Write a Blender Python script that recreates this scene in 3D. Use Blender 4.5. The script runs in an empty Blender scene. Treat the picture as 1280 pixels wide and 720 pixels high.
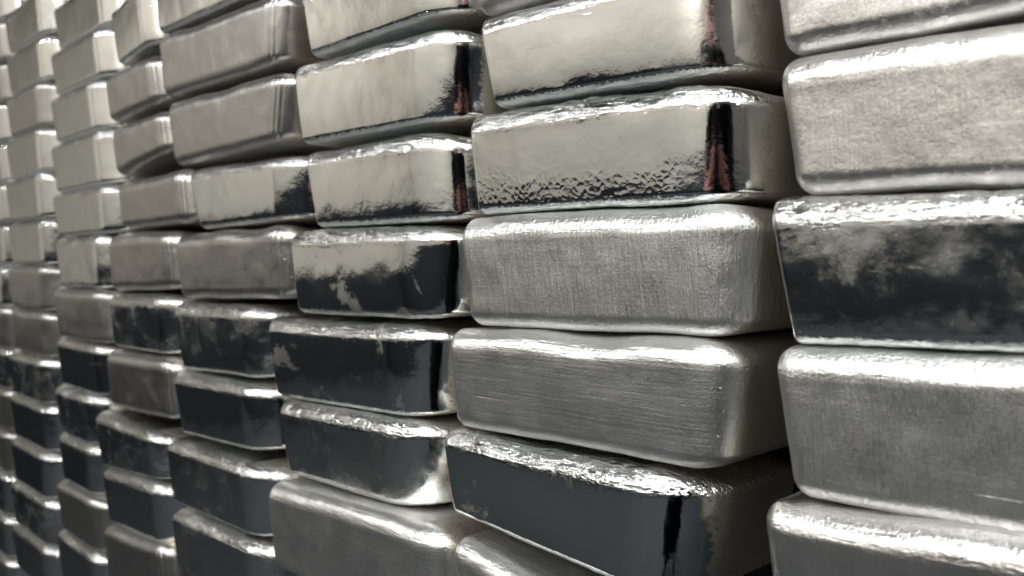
import bpy, math, random
import numpy as np
from mathutils import Vector, Matrix

S = bpy.context.scene
COL = S.collection
R = math.radians

# ---------------------------------------------------------------- camera
F_PX = 1075.0                       # focal length in pixels of the 1280 x 720 photograph
CAM = np.array([0.259, -0.483, 1.25])
YAW = math.atan(1038.0 / F_PX)      # angle between the line of sight and the face of the wall of bars
PITCH = math.atan(25.0 / F_PX)
fwd = np.array([-math.cos(YAW) * math.cos(PITCH), math.sin(YAW) * math.cos(PITCH), -math.sin(PITCH)])
rgt = np.cross(fwd, [0, 0, 1.0]); rgt /= np.linalg.norm(rgt)
upv = np.cross(rgt, fwd)
cam_d = bpy.data.cameras.new('camera')
cam = bpy.data.objects.new('camera', cam_d)
COL.objects.link(cam)
m = Matrix(((rgt[0], upv[0], -fwd[0], CAM[0]), (rgt[1], upv[1], -fwd[1], CAM[1]), (rgt[2], upv[2], -fwd[2], CAM[2]), (0, 0, 0, 1)))
cam.matrix_world = m
cam_d.sensor_width = 36.0
cam_d.lens = 36.0 * F_PX / 1280.0
cam_d.clip_start = 0.01
cam_d.clip_end = 60
cam_d.dof.use_dof = True
cam_d.dof.focus_distance = 0.66
cam_d.dof.aperture_fstop = 6.5
S.camera = cam

# ---------------------------------------------------------------- world, lamps, exposure
W = bpy.data.worlds.new('World'); S.world = W; W.use_nodes = True
W.node_tree.nodes['Background'].inputs['Color'].default_value = (0.5, 0.52, 0.55, 1)
W.node_tree.nodes['Background'].inputs['Strength'].default_value = 0.02
S.view_settings.view_transform = 'Standard'
S.view_settings.look = 'None'
S.view_settings.gamma = 1.0
S.view_settings.exposure = 0.12
S.cycles.use_denoising = True
S.cycles.denoising_input_passes = 'RGB_ALBEDO_NORMAL'
S.cycles.max_bounces = 10
S.cycles.glossy_bounces = 7
S.cycles.sample_clamp_indirect = 8
CEIL = 2.75

def tube(x, y, sx, sy, e, col=(0.985, 0.99, 1.0)):
    l = bpy.data.lights.new('ceiling_lamp', 'AREA')
    l.shape = 'RECTANGLE'; l.size = sx; l.size_y = sy; l.energy = e; l.color = col
    o = bpy.data.objects.new('ceiling_lamp', l); COL.objects.link(o)
    o.location = (x, y, CEIL - 0.06)
    return o

for tx, e in ((0.25, 20), (1.75, 32)):
    tube(tx, -0.95, 1.2, 0.07, e)
for tx in (-3.2, -1.7, -0.2):
    tube(tx, -2.25, 1.2, 0.06, 30)
tube(0.85, -2.72, 0.7, 0.10, 50)

# ---------------------------------------------------------------- helpers
def fade(t): return t * t * t * (t * (t * 6 - 15) + 10)
def vnoise(p, seed=0):
    """smooth value noise in [-1,1] on an (n,3) array"""
    p = p + np.array([seed * 17.13 + 1000, seed * 9.71 + 1000, seed * 5.37 + 1000])
    i = np.floor(p).astype(np.int64); f = fade(p - i)
    def h(dx, dy, dz):
        a = (i[:, 0] + dx) * 374761393 + (i[:, 1] + dy) * 668265263 + (i[:, 2] + dz) * 2147483647
        a = (a ^ (a >> 13)) * 1274126177
        a = a ^ (a >> 16)
        return (a & 0xffff) / 32767.5 - 1.0
    x, y, z = f.T
    def L(a, b, t): return a + (b - a) * t
    return L(L(L(h(0,0,0), h(1,0,0), x), L(h(0,1,0), h(1,1,0), x), y),
             L(L(h(0,0,1), h(1,0,1), x), L(h(0,1,1), h(1,1,1), x), y), z)

def to_wall(px, py, y):
    """the point of the photograph carried to the plane at depth y of the wall: (x, z)"""
    d = fwd + rgt * (px - 640.0) / F_PX + upv * (360.0 - py) / F_PX
    t = (y - CAM[1]) / d[1]
    q = CAM + d * t
    return q[0], q[2]

class NT:
    def __init__(s, name):
        s.m = bpy.data.materials.new(name); s.m.use_nodes = True
        s.t = s.m.node_tree; s.t.nodes.clear()
    def n(s, typ, **kw):
        nd = s.t.nodes.new(typ)
        for k, v in kw.items():
            if k.startswith('i_'):
                key = k[2:]; key = int(key) if key.isdigit() else key.replace('_', ' ')
                if hasattr(v, 'is_output'): s.t.links.new(v, nd.inputs[key])
                else: nd.inputs[key].default_value = v
            else: setattr(nd, k, v)
        return nd
    def math(s, op, a, b=None, c=None, clamp=False):
        nd = s.t.nodes.new('ShaderNodeMath'); nd.operation = op; nd.use_clamp = clamp
        for i, v in enumerate((a, b, c)):
            if v is None: continue
            if hasattr(v, 'is_output'): s.t.links.new(v, nd.inputs[i])
            else: nd.inputs[i].default_value = v
        return nd.outputs[0]
    def ramp(s, v, a, b, lo=0.0, hi=1.0):
        nd = s.t.nodes.new('ShaderNodeMapRange'); nd.interpolation_type = 'SMOOTHSTEP'
        for i, x in enumerate((v, a, b, lo, hi)):
            if hasattr(x, 'is_output'): s.t.links.new(x, nd.inputs[i])
            else: nd.inputs[i].default_value = x
        return nd.outputs[0]
    def mix(s, f, a, b):
        nd = s.t.nodes.new('ShaderNodeMix'); nd.data_type = 'FLOAT'
        for i, x in ((0, f), (2, a), (3, b)):
            if hasattr(x, 'is_output'): s.t.links.new(x, nd.inputs[i])
            else: nd.inputs[i].default_value = x
        return nd.outputs[0]

def plain(name, col, rough=0.6, noise=0.08, scale=6.0, metal=0.0, bump=0.0, spec=0.5):
    k = NT(name)
    tc = k.n('ShaderNodeTexCoord')
    nz = k.n('ShaderNodeTexNoise', i_Vector=tc.outputs['Object'], i_Scale=scale, i_Detail=5.0)
    mp = k.n('ShaderNodeMix', data_type='RGBA')
    k.t.links.new(nz.outputs['Fac'], mp.inputs[0])
    mp.inputs[6].default_value = tuple(c * (1 - noise) for c in col) + (1,)
    mp.inputs[7].default_value = tuple(min(1, c * (1 + noise)) for c in col) + (1,)
    b = k.n('ShaderNodeBsdfPrincipled', i_Roughness=rough, i_Metallic=metal)
    b.inputs['Specular IOR Level'].default_value = spec
    k.t.links.new(mp.outputs[2], b.inputs['Base Color'])
    if bump:
        bp = k.n('ShaderNodeBump', i_Strength=bump, i_Distance=0.002, i_Height=nz.outputs['Fac'])
        k.t.links.new(bp.outputs[0], b.inputs['Normal'])
    o = k.n('ShaderNodeOutputMaterial')
    k.t.links.new(b.outputs[0], o.inputs[0])
    return k.m

def silver(name, front_rough, front_frost, side_rough, brush, bump, crinkle, base=(0.84, 0.86, 0.86), frost_rough=0.42, patch=0.0, lengthwise=0.0, hammer=0.0):
    """cast silver. Per-vertex values carried by the mesh: side / top / bottom = how far the skin has turned away from the front."""
    k = NT(name)
    tc = k.n('ShaderNodeTexCoord')
    seed = k.n('ShaderNodeAttribute', attribute_type='OBJECT', attribute_name='seed').outputs['Fac']
    off = k.n('ShaderNodeCombineXYZ', i_X=seed, i_Y=k.math('MULTIPLY', seed, 1.7), i_Z=k.math('MULTIPLY', seed, 0.6)).outputs[0]
    P = k.n('ShaderNodeVectorMath', operation='ADD', i_0=tc.outputs['Object'], i_1=off).outputs[0]
    def noise(scale, detail=4.0, rough=0.55, stretch=None, dist=0.0):
        v = P
        if stretch: v = k.n('ShaderNodeMapping', i_Vector=P, i_Scale=stretch).outputs[0]
        return k.n('ShaderNodeTexNoise', i_Vector=v, i_Scale=scale, i_Detail=detail, i_Roughness=rough, i_Distortion=dist).outputs['Fac']
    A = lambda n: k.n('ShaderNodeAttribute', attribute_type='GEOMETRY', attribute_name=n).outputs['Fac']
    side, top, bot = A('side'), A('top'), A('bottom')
    rag = noise(260, 5, 0.7)
    rag2 = noise(60, 5, 0.65)
    big = noise(16, 6, 0.6, dist=0.6)
    ragc = k.math('SUBTRACT', k.math('ADD', k.math('MULTIPLY', rag, 0.5), k.math('MULTIPLY', rag2, 0.5)), 0.5)
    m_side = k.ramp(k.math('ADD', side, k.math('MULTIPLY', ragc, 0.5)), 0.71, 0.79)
    ragv = k.math('SUBTRACT', noise(330, 5, 0.7, (1, 1, 0.22)), 0.5)
    m_bot = k.ramp(k.math('ADD', bot, k.math('MULTIPLY', k.math('ADD', ragv, ragc), 0.9)), 0.26, 0.44)
    m_top = k.ramp(k.math('ADD', top, k.math('MULTIPLY', ragc, 0.5)), 0.05, 0.25)
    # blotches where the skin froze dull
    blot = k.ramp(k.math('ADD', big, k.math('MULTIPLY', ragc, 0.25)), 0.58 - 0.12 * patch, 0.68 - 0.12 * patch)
    frost = k.math('MAXIMUM', k.math('MAXIMUM', k.math('MULTIPLY', m_side, side_rough), k.math('MULTIPLY', m_bot, 0.8)), k.math('MULTIPLY', blot, front_frost))
    var = k.math('MULTIPLY_ADD', noise(45, 6, 0.7), 0.5, 0.75)
    cloud = k.ramp(noise(24, 7, 0.72, (0.6, 1, 1.3), 0.25), 0.42, 0.74, 0.7, 3.2)
    rough = k.mix(frost, k.math('MULTIPLY', k.math('MULTIPLY', var, cloud) if front_rough < 0.2 else var, front_rough), k.math('MULTIPLY', var, frost_rough))
    # relief
    h_dim = noise(110, 4, 0.6)
    h_fine = noise(700, 4, 0.7)
    h_crk = k.math('ADD', noise(210, 2.5, 0.6, (0.55, 1, 1.3), 0.8), k.math('MULTIPLY', noise(300, 2, 0.5, (0.06, 1, 1.2), 0.3), 0.8))
    h_crk = k.math('SUBTRACT', h_crk, 0.9)
    h = k.math('MULTIPLY', h_dim, bump * 0.00035)
    h = k.math('ADD', h, k.math('MULTIPLY', h_fine, k.mix(frost, bump * 0.000035, 0.00013)))
    edge = k.math('MAXIMUM', m_top, k.math('MULTIPLY', m_bot, 0.6))
    h = k.math('ADD', h, k.math('MULTIPLY', k.math('MULTIPLY', h_crk, edge), crinkle * 0.0018))
    if hammer:
        vo = k.n('ShaderNodeTexVoronoi', feature='SMOOTH_F1', i_Vector=k.n('ShaderNodeVectorMath', operation='ADD', i_0=P, i_1=k.n('ShaderNodeVectorMath', operation='SCALE', i_0=k.n('ShaderNodeTexNoise', i_Vector=P, i_Scale=90.0).outputs['Color'], i_Scale=0.008).outputs[0]).outputs[0], i_Scale=210.0, i_Smoothness=0.15)
        low = k.ramp(k.math('ADD', A('height'), k.math('MULTIPLY', k.math('SUBTRACT', big, 0.5), 0.9)), 0.50, 0.20)
        low = k.math('MULTIPLY', low, k.ramp(side, 0.03, 0.15, 1.0, 0.15))
        h = k.math('ADD', h, k.math('MULTIPLY', k.math('MULTIPLY', vo.outputs['Distance'], low), hammer * 0.00019))
    # a few long scratches
    scr = k.ramp(noise(1, 2, 0.5, (9, 9, 380)), 0.70, 0.76)
    h = k.math('SUBTRACT', h, k.math('MULTIPLY', k.math('MULTIPLY', scr, k.ramp(noise(20, 2), 0.5, 0.6)), 0.00007))
    if brush or lengthwise:
        bv = noise(1, 4, 0.65, (300, 300, 9))
        bh = noise(1, 4, 0.65, (12, 12, 380))
        sp = noise(560, 2.5, 0.6)
        h = k.math('ADD', h, k.math('MULTIPLY', bv, brush * 0.00110))
        h = k.math('ADD', h, k.math('MULTIPLY', bh, lengthwise * 0.00028))
        h = k.math('ADD', h, k.math('MULTIPLY', sp, max(brush, lengthwise) * 0.00019))
        pit = k.n('ShaderNodeTexVoronoi', i_Vector=P, i_Scale=150.0)
        pm = k.math('MULTIPLY', k.ramp(pit.outputs['Distance'], 0.12, 0.22, 1.0, 0.0), k.math('MULTIPLY', k.ramp(noise(24, 3), 0.52, 0.60), k.ramp(side, 0.25, 0.45)))
        h = k.math('SUBTRACT', h, k.math('MULTIPLY', pm, 0.0002))
    if brush:
        cell = k.n('ShaderNodeTexVoronoi', i_Vector=k.n('ShaderNodeMapping', i_Vector=P, i_Scale=(1, 1, 0.6)).outputs[0], i_Scale=950.0)
        glint = k.math('MULTIPLY', k.math('GREATER_THAN', k.n('ShaderNodeSeparateColor', i_Color=cell.outputs['Color']).outputs[0], 0.92), k.ramp(noise(38, 4), 0.45, 0.62))
        rough = k.mix(glint, rough, 0.29)
    bp = k.n('ShaderNodeBump', i_Strength=1.0, i_Distance=1.0, i_Height=h)
    cr = k.n('ShaderNodeMix', data_type='RGBA')
    k.t.links.new(noise(30, 5, 0.65), cr.inputs[0])
    cr.inputs[6].default_value = tuple(c * 0.88 for c in base) + (1,)
    cr.inputs[7].default_value = tuple(min(1, c * 1.07) for c in base) + (1,)
    skin_shade = k.n('ShaderNodeMix', data_type='RGBA')          # dull cast skin mirrors warmer and weaker; bar ends also carry painted gap shade
    k.t.links.new(k.math('MULTIPLY', k.math('MAXIMUM', k.math('MULTIPLY', blot, front_frost * 0.7), k.math('MULTIPLY', m_side, 0.9)), k.math('MULTIPLY_ADD', noise(50, 5, 0.7), 0.8, 0.5), clamp=True), skin_shade.inputs[0])
    k.t.links.new(cr.outputs[2], skin_shade.inputs[6])
    skin_shade.inputs[7].default_value = (0.62, 0.57, 0.49, 1)
    b = k.n('ShaderNodeBsdfPrincipled', i_Metallic=1.0, i_Roughness=rough)
    k.t.links.new(skin_shade.outputs[2], b.inputs['Base Color'])
    k.t.links.new(bp.outputs[0], b.inputs['Normal'])
    o = k.n('ShaderNodeOutputMaterial')
    k.t.links.new(b.outputs[0], o.inputs[0])
    return k.m

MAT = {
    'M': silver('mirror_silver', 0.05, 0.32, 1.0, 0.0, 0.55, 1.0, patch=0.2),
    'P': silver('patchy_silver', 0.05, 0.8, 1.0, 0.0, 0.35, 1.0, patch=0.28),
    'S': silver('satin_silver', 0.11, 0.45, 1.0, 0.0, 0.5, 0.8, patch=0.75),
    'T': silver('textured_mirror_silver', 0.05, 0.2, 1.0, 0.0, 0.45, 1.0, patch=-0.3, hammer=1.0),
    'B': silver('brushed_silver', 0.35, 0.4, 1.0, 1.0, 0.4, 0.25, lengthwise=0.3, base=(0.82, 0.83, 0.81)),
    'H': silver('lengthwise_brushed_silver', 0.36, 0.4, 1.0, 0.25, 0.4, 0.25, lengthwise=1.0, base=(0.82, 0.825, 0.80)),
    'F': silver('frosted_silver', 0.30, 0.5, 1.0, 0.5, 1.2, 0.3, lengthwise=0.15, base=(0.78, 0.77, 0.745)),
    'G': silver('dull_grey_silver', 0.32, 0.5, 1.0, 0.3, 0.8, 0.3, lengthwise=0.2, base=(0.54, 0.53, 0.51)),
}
wall_paint = plain('cream_wall_paint', (0.47, 0.435, 0.37), 0.8, 0.04, 3)
ceil_paint = plain('ceiling_paint', (0.30, 0.30, 0.295), 0.8, 0.03, 3)
grey_paint = plain('darkened_wall_paint', (0.07, 0.066, 0.06), 0.8, 0.08, 3)  # unseen right wall, darkened for a wider mirrored stripe and dimmer bar ends
dark_paint = plain('charcoal_paint', (0.021, 0.0245, 0.0275), 0.8, 0.2, 5, spec=0.15)
dark_floor = plain('dark_floor_coating', (0.027, 0.0305, 0.033), 0.8, 0.25, 4, spec=0.15)

# ---------------------------------------------------------------- the room the bars mirror
def box(name, x0, x1, y0, y1, z0, z1, mat, kind=None, parent=None):
    v = [(x, y, z) for x in (x0, x1) for y in (y0, y1) for z in (z0, z1)]
    f = [(0, 1, 3, 2), (4, 6, 7, 5), (0, 4, 5, 1), (2, 3, 7, 6), (0, 2, 6, 4), (1, 5, 7, 3)]
    me = bpy.data.meshes.new(name); me.from_pydata(v, [], f); me.update()
    me.materials.append(mat)
    o = bpy.data.objects.new(name, me); COL.objects.link(o)
    if kind: o['kind'] = kind
    if parent: o.parent = parent
    return o

X0, X1, Y0, YB = -4.2, 2.6, -3.0, 0.172
BAND_TOP = 0.93
box('floor', X0, X1, Y0, YB, -0.1, 0.0, dark_floor, 'structure')
box('ceiling', X0, X1, Y0, YB, CEIL, CEIL + 0.1, ceil_paint, 'structure')
for a, paint in (((X0 - 0.1, X0, Y0 - 0.1, YB + 0.1), wall_paint), ((X1, X1 + 0.1, Y0 - 0.1, YB + 0.1), grey_paint), ((X0, X1, Y0 - 0.1, Y0), wall_paint)):
    box('wall', *a, BAND_TOP, CEIL + 0.1, paint, 'structure')
    w = box('reflection_band', *a, -0.1, BAND_TOP, dark_paint, 'structure')  # unseen dark band, added to give mirror faces their dark lower half
box('wall', X0, X1, YB, YB + 0.1, -0.1, CEIL + 0.1, dark_paint, 'structure')  # dark backing added behind the bars so the gaps stay dark
box('plinth', -2.6, 0.45, -0.06, YB, 0.001, 0.46, dark_floor, 'structure')

# ---------------------------------------------------------------- the photographer, seen only as a dark stripe mirrored in the bars
jacket = plain('black_jacket_cloth', (0.008, 0.009, 0.011), 0.9, 0.3, 40, bump=0.3, spec=0.1)
skin_m = plain('skin', (0.42, 0.175, 0.15), 0.5, 0.1, 30)
hair_m = plain('dark_hair', (0.02, 0.013, 0.01), 0.5, 0.3, 60)
phone_m = plain('black_phone_shell', (0.01, 0.01, 0.011), 0.25, 0.1, 20)

f2 = np.array([fwd[0], fwd[1], 0]); f2 /= np.linalg.norm(f2)
r2 = np.array([rgt[0], rgt[1], 0])
def loc(b, r, z):
    q = np.array([CAM[0], CAM[1], 0]) - f2 * b + r2 * r
    return (q[0], q[1], z)

def skin_mesh(name, joints, edges, root, mats, pick):
    me = bpy.data.meshes.new(name + '_cage')
    names = list(joints)
    me.from_pydata([loc(*joints[n][:3]) for n in names], [(names.index(a), names.index(b)) for a, b in edges], [])
    o = bpy.data.objects.new(name + '_cage', me); COL.objects.link(o)
    sk = o.modifiers.new('skin', 'SKIN'); sk.use_smooth_shade = True
    for i, n in enumerate(names):
        v = me.skin_vertices[0].data[i]
        rr = joints[n][3]; v.radius = rr if isinstance(rr, tuple) else (rr, rr)
        v.use_root = (n == root)
    sb = o.modifiers.new('sub', 'SUBSURF'); sb.levels = 1; sb.render_levels = 1
    dg = bpy.context.evaluated_depsgraph_get(); dg.update()
    nm = bpy.data.meshes.new_from_object(o.evaluated_get(dg))
    bpy.data.objects.remove(o)
    nm.name = name
    nm.materials.clear()
    for mt in mats: nm.materials.append(mt)
    for p in nm.polygons:
        p.use_smooth = True; p.material_index = pick(p.center)
    r = bpy.data.objects.new(name, nm); COL.objects.link(r)
    return r

J = {'pelvis': (.34, 0, .93, (.22, .12)), 'waist': (.32, 0, 1.08, (.19, .11)), 'chest': (.28, 0, 1.28, (.23, .12)),
     'collar': (.33, 0, 1.42, (.11, .08)), 'neck': (.33, 0, 1.50, .055), 'jaw': (.335, 0, 1.57, .065), 'skull': (.36, 0, 1.65, .092), 'crown': (.365, 0, 1.71, .06)}
J['hem'] = (.34, 0, .20, (.29, .16))
E = [('pelvis', 'hem'), ('pelvis', 'waist'), ('waist', 'chest'), ('chest', 'collar'), ('collar', 'neck'), ('neck', 'jaw'), ('jaw', 'skull'), ('skull', 'crown')]
for s_, t_ in ((-1, 'l'), (1, 'r')):
    J.update({t_ + 'sh': (.32, .20 * s_, 1.39, .08), t_ + 'el': (.19, .27 * s_, 1.10, .058), t_ + 'wr': (.075, .11 * s_, 1.20, .030), t_ + 'pa': (.035, .075 * s_, 1.235, (.034, .018)),
              t_ + 'hip': (.36, .12 * s_, .84, .115), t_ + 'kn': (.36, .11 * s_, .48, .11), t_ + 'an': (.41, .13 * s_, .08, .042), t_ + 'toe': (.26, .15 * s_, .04, .038)})
    E += [('collar', t_ + 'sh'), (t_ + 'sh', t_ + 'el'), (t_ + 'el', t_ + 'wr'), (t_ + 'wr', t_ + 'pa'), ('pelvis', t_ + 'hip'), (t_ + 'hip', t_ + 'kn'), (t_ + 'kn', t_ + 'an'), (t_ + 'an', t_ + 'toe')]
    for q in range(4):
        zq = 1.268 - .019 * q
        ln = (.92, 1.0, .95, .78)[q]
        J.update({t_ + 'k%d' % q: (.020, .066 * s_, zq, .0095), t_ + 'm%d' % q: (.006, (.066 - .018 * ln) * s_, zq + .002, .0085), t_ + 't%d' % q: (.004, (.066 - .034 * ln) * s_, zq, .007)})
        E += [(t_ + 'pa', t_ + 'k%d' % q), (t_ + 'k%d' % q, t_ + 'm%d' % q), (t_ + 'm%d' % q, t_ + 't%d' % q)]
    J.update({t_ + 'th1': (.042, .060 * s_, 1.255, .011), t_ + 'th2': (.034, .040 * s_, 1.262, .009)})
    E += [(t_ + 'pa', t_ + 'th1'), (t_ + 'th1', t_ + 'th2')]
def pick(cn):
    q = np.array(cn) - np.array([CAM[0], CAM[1], 0]); b = -q @ f2; r = q @ r2; z = q[2]
    if b < .10 or (b < .17 and r < 0 and z > 1.06): return 1
    if z > 1.475: return 2 if (z > 1.67 or b > .40) else 1
    return 0
person = skin_mesh('person', J, E, 'pelvis', [jacket, skin_m, hair_m], pick)
person['label'] = 'person in black clothes mirrored as the dark stripe in the bars, holding up a phone'
person['category'] = 'person'
pm_ = bpy.data.meshes.new('phone')
vv = [loc(b, r, z) for b in (.012, .022) for r in (-.058, .058) for z in (1.215, 1.275)]
pm_.from_pydata(vv, [], [(0, 1, 3, 2), (4, 6, 7, 5), (0, 4, 5, 1), (2, 3, 7, 6), (0, 2, 6, 4), (1, 5, 7, 3)]); pm_.materials.append(phone_m)
phone = bpy.data.objects.new('phone', pm_); COL.objects.link(phone)
bv_ = phone.modifiers.new('bevel', 'BEVEL'); bv_.width = 0.004; bv_.segments = 3
phone['label'] = 'black phone held up in both hands of the person in black'; phone['category'] = 'phone'

# ---------------------------------------------------------------- silver bars
RL, RR = 0.014, 0.060      # plan radius of the left and right front corners
DEPTH = 0.15

def axis(lo, hi, ra, rb, na, nb, nf):
    """lattice along one axis: a rounded zone at both ends, flat in between"""
    a = [lo + ra * (1 - math.tan(math.pi / 4 * (1 - i / na))) for i in range(na)]
    f = [lo + ra + (hi - rb - lo - ra) * i / nf for i in range(nf + 1)]
    b = [hi - rb + rb * math.tan(math.pi / 4 * (i + 1) / nb) for i in range(nb)]
    return np.array(a + f + b)

def make_bar(c, seed, mat, dens, wob, crk):
    """c: corner dict in wall coordinates. Returns a linked mesh object whose origin is the middle of its bottom."""
    L = 0.5 * ((c['rT'] - c['lT']) + (c['rB'] - c['lB']))
    H = 0.5 * ((c['zTL'] - c['zBL']) + (c['zTR'] - c['zBR']))
    D = DEPTH
    rt, rb_ = c.get('rt', 0.017), c.get('rb', 0.007)
    rt = min(rt, H * 0.3); rb_ = min(rb_, H * 0.2)
    ry = c.get('ry', 0.058); ayt = c.get('ayt', 0.020); ayb = c.get('ayb', 0.008)
    rl, rr = min(c.get('rl', RL), L * 0.2), min(c.get('rr', RR), L * 0.3)
    ax = axis(0, L, rl, rr, max(4, int(7 * dens)), max(5, int((30 if c.get('ridge') else 14) * max(dens, 0.6 if c.get('ridge') else 0))), max(8, int(L / 0.0024 * dens)))
    ay = axis(0, D, ry, 0.012, max(4, int(9 * dens)), 3, max(4, int(18 * dens)))
    az = axis(0, H, rb_, rt, max(4, int(7 * dens)), max(5, int(11 * dens)), max(6, int(H / 0.0024 * dens)))
    nx, ny, nz = len(ax), len(ay), len(az)
    I, J, K = np.meshgrid(np.arange(nx), np.arange(ny), np.arange(nz), indexing='ij')
    on = (I == 0) | (I == nx - 1) | (J == 0) | (J == ny - 1) | (K == 0) | (K == nz - 1)
    idx = -np.ones((nx, ny, nz), np.int64); idx[on] = np.arange(on.sum())
    q = np.stack([ax[I[on]], ay[J[on]], az[K[on]]], 1)
    lo = np.array([rl, ry, rb_]); hi = np.array([L - rr, D - 0.012, H - rt])
    cl = np.clip(q, lo, hi); d = q - cl
    # front corner: deep radius follows the plan radius
    rad = np.where(d < 0, np.array([rl, ry, rb_]), np.array([rr, 0.012, rt]))
    dn = d / rad
    ln = np.linalg.norm(dn, axis=1); ln[ln == 0] = 1
    dn = dn / ln[:, None]
    p = cl + dn * rad
    # depth of the rounding: deep round the right-hand corner, shallow along the top and bottom edges
    wx = dn[:, 0] ** 2 / np.maximum(dn[:, 0] ** 2 + dn[:, 2] ** 2, 1e-9)
    Ay = wx * ry + (1 - wx) * np.where(dn[:, 2] > 0, ayt, ayb)
    fr = q[:, 1] < ry - 1e-9
    hiy = D - 0.012
    p[:, 1] = np.where(fr, Ay * (1 - np.abs(dn[:, 1])), np.where(q[:, 1] <= hiy, Ay + (q[:, 1] - ry) * (hiy - Ay) / (hiy - ry), p[:, 1]))
    nrm = dn / rad; nrm /= np.linalg.norm(nrm, axis=1)[:, None]
    front = np.clip(-dn[:, 1], 0.0, 1)
    side = np.clip(np.arctan2(np.abs(dn[:, 0]), front + 1e-6) / (math.pi / 2), 0, 1)
    top = np.clip(dn[:, 2], 0, 1); bot = np.clip(-dn[:, 2], 0, 1)
    # feather: skin near an edge belongs a little to that edge
    flat_t = np.exp(-np.clip(hi[2] - p[:, 2], 0, 1) / 0.0035) * 0.10
    flat_b = np.exp(-np.clip(p[:, 2] - lo[2], 0, 1) / 0.0035) * 0.12
    top = np.maximum(top, flat_t); bot = np.maximum(bot, flat_b)
    # warp into the four measured corners
    s = (p[:, 0] / L)[:, None]; t = (p[:, 2] / H)[:, None]
    xl = c['lB'] + (c['lT'] - c['lB']) * t; xr = c['rB'] + (c['rT'] - c['rB']) * t
    X = xl + (xr - xl) * s
    zb = c['zBL'] + (c['zBR'] - c['zBL']) * s; zt = c['zTL'] + (c['zTR'] - c['zTL']) * s
    Z = zb + (zt - zb) * t
    yaw = c.get('yaw', 0.0)
    Y = (c['yF'] + c['rec'] * (1 - t) + c.get('roll', 0.0) * np.clip(1 - t, 0, 1) ** 5 * np.clip(1 - p[:, 1:2] / 0.08, 0, 1)) + p[:, 1:2] + yaw * (s - 0.5) * L
    w = np.concatenate([X, Y, Z], 1)
    # slow waviness, dents, crinkled casting edges
    dsp = wob * (0.00055 * vnoise(w * 22, seed) + 0.00022 * vnoise(w * 55, seed + 3))
    ew = np.clip(top * 1.6, 0, 1) + 0.45 * np.clip(bot * 1.5, 0, 1)
    dsp += crk * ew * (0.00065 * vnoise(w * np.array([90, 90, 160]), seed + 5) + 0.00042 * vnoise(w * np.array([210, 210, 320]), seed + 7))
    dsp += (0.0021 * vnoise(w * np.array([15, 15, 15]), seed + 9)) * ew
    # cast corner ridges down the right front corner of the dull bars
    if c.get('ridge'):
        rw = np.clip(1 - np.abs(side - 0.35) / 0.35, 0, 1) * (np.abs(dn[:, 2]) < 0.5)
        dsp += rw * c['ridge'] * np.sin(side * 42 + 1.5 * vnoise(w * 30, seed + 11))
    w = w + nrm * dsp[:, None]
    org = np.array([0.5 * (c['lB'] + c['rB']), c['yF'] + D / 2, 0.5 * (c['zBL'] + c['zBR'])])
    w = w - org
    faces = []
    def quads(a, flip):
        f = np.stack([a[:-1, :-1], a[1:, :-1], a[1:, 1:], a[:-1, 1:]], -1).reshape(-1, 4)
        faces.append(f[:, ::-1] if flip else f)
    quads(idx[:, 0, :], False); quads(idx[:, -1, :], True)
    quads(idx[0, :, :], True); quads(idx[-1, :, :], False)
    quads(idx[:, :, 0], True); quads(idx[:, :, -1], False)
    f = np.concatenate(faces).astype(np.int32)
    me = bpy.data.meshes.new('silver_bar')
    me.vertices.add(len(w)); me.vertices.foreach_set('co', w.ravel())
    me.loops.add(f.size); me.loops.foreach_set('vertex_index', f.ravel())
    me.polygons.add(len(f)); me.polygons.foreach_set('loop_start', np.arange(0, f.size, 4, dtype=np.int32))
    me.polygons.foreach_set('use_smooth', np.ones(len(f), bool))
    me.update(calc_edges=True); me.validate()
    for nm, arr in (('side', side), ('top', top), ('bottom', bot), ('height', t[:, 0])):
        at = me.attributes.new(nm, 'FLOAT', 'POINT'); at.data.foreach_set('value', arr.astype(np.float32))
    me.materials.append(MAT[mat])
    o = bpy.data.objects.new('silver_bar', me); COL.objects.link(o)
    o.location = org
    o['seed'] = float(seed % 97) * 0.37
    return o

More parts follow.
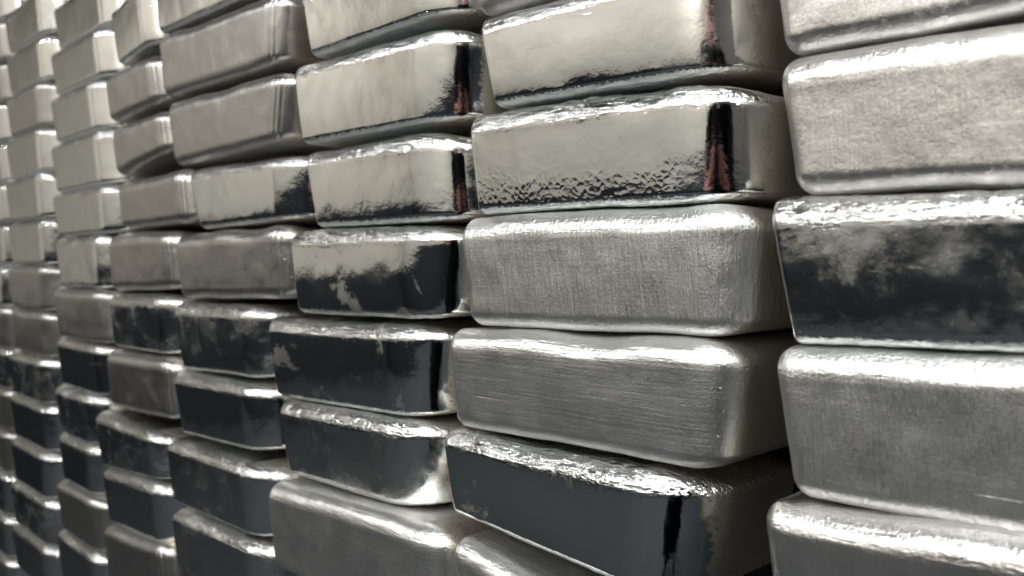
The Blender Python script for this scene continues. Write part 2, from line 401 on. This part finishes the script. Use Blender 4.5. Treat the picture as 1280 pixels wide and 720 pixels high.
# Each bar as it stands: finish, px of its left edge (top, bottom), px of its right front corner (top, bottom),
# py of its seams at those edges (top left, top right, bottom left, bottom right), how far it stands out, label.
# The nearest stack runs out of the picture, so its right py are read at px 1164.
STACKS = {
 0: [  # nearest stack, at the right
  ('F', 958, 985, None, None, -120, -190, 68, 36, 0.000, 'frosted silver bar cut off by the top edge in the nearest stack at right'),
  ('F', 972, 1000, None, None, 70, 37, 243, 237, 0.000, 'frosted pale silver bar with dimpled lower face, on the dark mirror bar at right'),
  ('S', 960, 992, None, None, 245, 238, 433, 438, 0.004, 'dark mirror silver bar between two pale bars in the nearest stack at right'),
  ('B', 968, 996, None, None, 436, 440, 624, 657, 0.000, 'brushed silver bar directly under the dark mirror bar in the nearest right stack'),
  ('F', 953, 980, None, None, 628, 661, 815, 880, 0.008, 'frosted silver bar cut off by the bottom edge in the nearest stack at right'),
 ],
 1: [
  ('F', 580, 600, 910, 915, -115, -240, 16, -76, 0.0, 'dull silver bar just peeping in at top, above the two large cream mirror bars'),
  ('M', 598, 618, 912, 920, 17, -74, 133, 84, 0.0, 'upper of two large cream mirror silver bars in second stack from right'),
  ('T', 585, 599, 932, 930, 140, 88, 268, 249, 0.0, 'lower of two large cream mirror silver bars, crackled face, second stack from right'),
  ('B', 576, 591, 932, 922, 270, 251, 409, 424, 0.0, 'grey brushed silver bar right under the large cream mirror bars, second stack from right'),
  ('H', 560, 574, 918, 902, 411, 427, 537, 597, 0.0, 'grey brushed silver bar lying on the large black mirror bar, second stack from right'),
  ('P', 553, 567, 872, 850, 538, 604, 644, 768, 0.0, 'large black mirror silver bar, lowest whole bar in the second stack from right'),
  ('H', 566, 582, 850, 840, 672, 838, 800, 990, 0.006, 'pale brushed silver bar peeping in at bottom under the large black mirror bar'),
 ],
 2: [
  ('M', 374, 388, 575, 570, -35, -118, 70, 8, 0.0, 'cream mirror silver bar cut off by the top edge in third stack from right'),
  ('M', 367, 377, 570, 568, 77, 20, 180, 147, 0.0, 'cream mirror silver bar with black stripe over a gap, third stack from right'),
  ('M', 381, 396, 583, 586, 188, 153, 284, 273, 0.0, 'cream mirror silver bar just above the half-dark patchy one, third stack from right'),
  ('P', 362, 373, 558, 552, 288, 276, 392, 402, 0.0, 'patchy silver bar mirroring half cream and half dark, third stack from right'),
  ('P', 334, 346, 534, 530, 396, 406, 497, 528, 0.0, 'black mirror silver bar with ragged pale marks, third stack from right'),
  ('S', 347, 362, 532, 522, 500, 534, 594, 646, 0.0, 'dark silver bar resting on the pale brushed bar at bottom, third stack from right'),
  ('H', 334, 345, 566, 556, 606, 670, 712, 820, 0.012, 'pale brushed silver bar with broad shining top at bottom of third stack from right'),
 ],
 3: [
  ('M', 193, 198, 345, 345, -40, -118, 40, -24, 0.0, 'mirror silver bar with only its lower part showing at top, fourth stack from right'),
  ('G', 197, 207, 348, 345, 42, -20, 120, 79, 0.0, 'dull grey silver bar under the topmost mirror bar in fourth stack from right'),
  ('G', 208, 220, 357, 350, 124, 82, 208, 176, 0.0, 'dull grey silver bar lying on the small cream mirror bar, fourth stack from right'),
  ('M', 235, 251, 370, 374, 211, 186, 286, 273, 0.0, 'small cream mirror silver bar with dark right end, fourth stack from right'),
  ('G', 218, 228, 360, 356, 291, 279, 374, 374, 0.0, 'dull grey silver bar right under the small cream mirror bar, fourth stack from right'),
  ('S', 217, 228, 340, 338, 378, 383, 462, 477, 0.0, 'uppermost of the four dark silver bars in the fourth stack from right'),
  ('M', 216, 228, 336, 336, 465, 485, 544, 571, 0.0, 'second from top of the four dark silver bars, fourth stack from right'),
  ('S', 207, 217, 336, 333, 549, 592, 630, 682, 0.006, 'third from top of the four dark silver bars, fourth stack from right'),
  ('S', 213, 222, 337, 334, 637, 690, 715, 784, 0.0, 'lowest dark silver bar, cut by the bottom edge, fourth stack from right'),
 ],
 4: [
  ('M', 137, 147, 196, 197, 8, -40, 80, 46, 0.0, 'cream mirror silver bar at the top of the fifth stack from right'),
  ('G', 131, 138, 198, 203, 92, 58, 153, 125, 0.0, 'uppermost dull grey silver bar in the fifth stack from right'),
  ('G', 138, 147, 204, 212, 158, 131, 220, 187, 0.0, 'second dull grey silver bar from the top in the fifth stack from right'),
  ('G', 146, 154, 232, 236, 226, 206, 287, 278, 0.0, 'third dull grey silver bar from the top in the fifth stack from right'),
  ('G', 134, 141, 216, 221, 292, 287, 364, 362, 0.0, 'dull grey silver bar lying on the uppermost dark bar, fifth stack from right'),
  ('S', 136, 142, 220, 221, 367, 368, 434, 447, 0.0, 'uppermost dark silver bar in the fifth stack from right'),
  ('G', 132, 140, 220, 218, 437, 452, 510, 528, 0.0, 'dull grey silver bar wedged between two dark bars, fifth stack from right'),
  ('S', 117, 128, 213, 210, 514, 552, 585, 606, 0.006, 'upper of two neighbouring dark silver bars low in the fifth stack from right'),
  ('M', 127, 137, 215, 213, 586, 615, 655, 688, 0.0, 'lower of two neighbouring dark silver bars low in the fifth stack from right'),
  ('G', 127, 137, 221, 219, 659, 694, 726, 776, 0.006, 'dull grey silver bar at the bottom edge of the fifth stack from right'),
 ],
}

REC = {(2, 362): 0.0046, (0, 960): 0.0085}      # how far the foot of the face leans back

def corners(row, sl):
    mat, lT, lB, rT, rB, yTL, yTR, yBL, yBR, out, lab = row
    rec = REC.get((sl, round(lT)), 0.0075)
    yF = -out
    c = {'yF': yF, 'rec': rec}
    rlc = RL if mat in 'MPTS' else 0.016
    ryc = 0.026 if mat in 'FGBH' else 0.058
    al = YAW + math.atan((0.5 * (lT + lB) - 640) / F_PX)       # how far the round of the left corner stands in from the corner of the block
    sil = (rlc * math.sin(al) + ryc * math.cos(al) - math.hypot(rlc * math.sin(al), ryc * math.cos(al))) / math.sin(al)
    if rT is None: xa = xb = 1164
    else: xa, xb = rT, rB
    uTL, zTL = to_wall(lT, yTL, yF); uTR, zTR = to_wall(xa, yTR, yF)
    uBL, zBL = to_wall(lB, yBL, yF + rec); uBR, zBR = to_wall(xb, yBR, yF + rec)
    if rT is None:
        k = (uTL + 0.268 - uTL) / (uTR - uTL); zTR = zTL + (zTR - zTL) * k; uTR = uTL + 0.268
        k = (0.262) / (uBR - uBL); zBR = zBL + (zBR - zBL) * k; uBR = uBL + 0.262
    g = 0.0004
    c.update(lT=uTL - sil, lB=uBL - sil, rT=uTR, rB=uBR, zTL=zTL - g, zTR=zTR - g, zBL=zBL + g, zBR=zBR + g, rl=rlc)
    if mat in 'MPTS': c['roll'] = 0.0018 + 0.0018 * ((lT * 7 + yTL) % 5) / 4
    if mat == 'T': c['roll'] = 0.0012
    if mat in 'FGBH':
        c['rt'] = 0.020; c['rb'] = 0.013; c['ry'] = 0.026; c['rr'] = 0.034; c['ayt'] = 0.020; c['ayb'] = 0.014
        if sl in (3, 4) and mat == 'G': c['ridge'] = 0.0007
    return c

bars = {}
for sl, rows in STACKS.items():
    bars[sl] = []
    for row in rows:
        bars[sl].append((row[0], corners(row, sl), row[-1]))

# the stacks further left follow the same pitch
def far_stack(sl, ys, finish, lx, rx, px_ref):
    out = []
    rng = random.Random(90 + sl)
    for i, f in enumerate(finish):
        ul, z0 = to_wall(px_ref, ys[i], 0); _, z1 = to_wall(px_ref, ys[i + 1], 0)
        a, b = rng.uniform(-.006, .006), rng.uniform(-.006, .006)
        u0, _ = to_wall(lx, 335, 0); u1, _ = to_wall(rx, 335, 0)
        out.append((f, dict(yF=rng.uniform(-.004, .002), rec=0.0075, lT=u0 + a - .006, lB=u0 + a + .006, rT=u1 + b + .002, rB=u1 + b - .002,
                            zTL=z0, zTR=z0, zBL=z1 + .0008, zBR=z1 + .0008), None))
    bars[sl] = out
far_stack(5, [-42, 26, 90, 157, 228, 291, 362, 432, 500, 567, 634, 703, 772], 'MMTMMSGMSMGM', 66, 140, 130)
def pitch_seams(px):
    sc = (px + 398) / 983.0 * 128
    n0 = int(math.ceil(331 / sc)); n1 = int(math.ceil(389 / sc))
    return [331 + sc * k for k in range(-n0, n1 + 1)]
for sl, lx, rx in ((6, 9, 58), (7, -36, 8)):
    ys = pitch_seams((lx + rx) / 2)
    rng = random.Random(sl)
    fin = [rng.choice('MGMGS' if y < 300 else 'SGMSG') for y in ys[:-1]]
    far_stack(sl, ys, fin, lx, rx, (lx + rx) / 2)

ORD = ['first', 'second', 'third', 'fourth', 'fifth', 'sixth', 'seventh', 'eighth', 'ninth', 'tenth', 'eleventh', 'twelfth', 'thirteenth', 'fourteenth', 'fifteenth', 'sixteenth', 'seventeenth']
LOOK = {'M': 'mirror bright', 'P': 'patchy mirror', 'S': 'satin dark', 'T': 'rippled mirror', 'B': 'brushed', 'H': 'brushed', 'F': 'dull frosted', 'G': 'dull grey'}
DENS = {0: 1.0, 1: 1.0, 2: 0.9, 3: 0.65, 4: 0.5, 5: 0.4, 6: 0.35, 7: 0.3}
SEED = {(2, 3): 61}
FAR_NAME = {5: 'sixth stack from right', 6: 'seventh stack from right', 7: 'leftmost stack'}
for sl in sorted(bars):
    right_nb = bars.get(sl - 1)
    for i, (mat, c, lab) in enumerate(bars[sl]):
        # keep clear of the neighbours to the right that overlap in height
        if right_nb:
            lim = [min(n['lT'], n['lB']) for _, n, _ in right_nb if n['zBL'] < c['zTR'] and n['zTL'] > c['zBR']]
            if lim:
                mx = min(lim) - 0.003
                c['rT'] = min(c['rT'], mx); c['rB'] = min(c['rB'], mx)
        soft = mat in 'FGBH'
        seed = SEED.get((sl, i), sl * 31 + i * 7 + 5)
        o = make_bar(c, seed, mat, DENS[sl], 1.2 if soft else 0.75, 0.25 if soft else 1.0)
        if lab is None:
            lab = '%s silver bar, %s from the top in the %s' % (LOOK[mat], ORD[i], FAR_NAME[sl])
        o['label'] = lab; o['category'] = 'silver bar'; o['group'] = 'silver bars stacked in a wall'
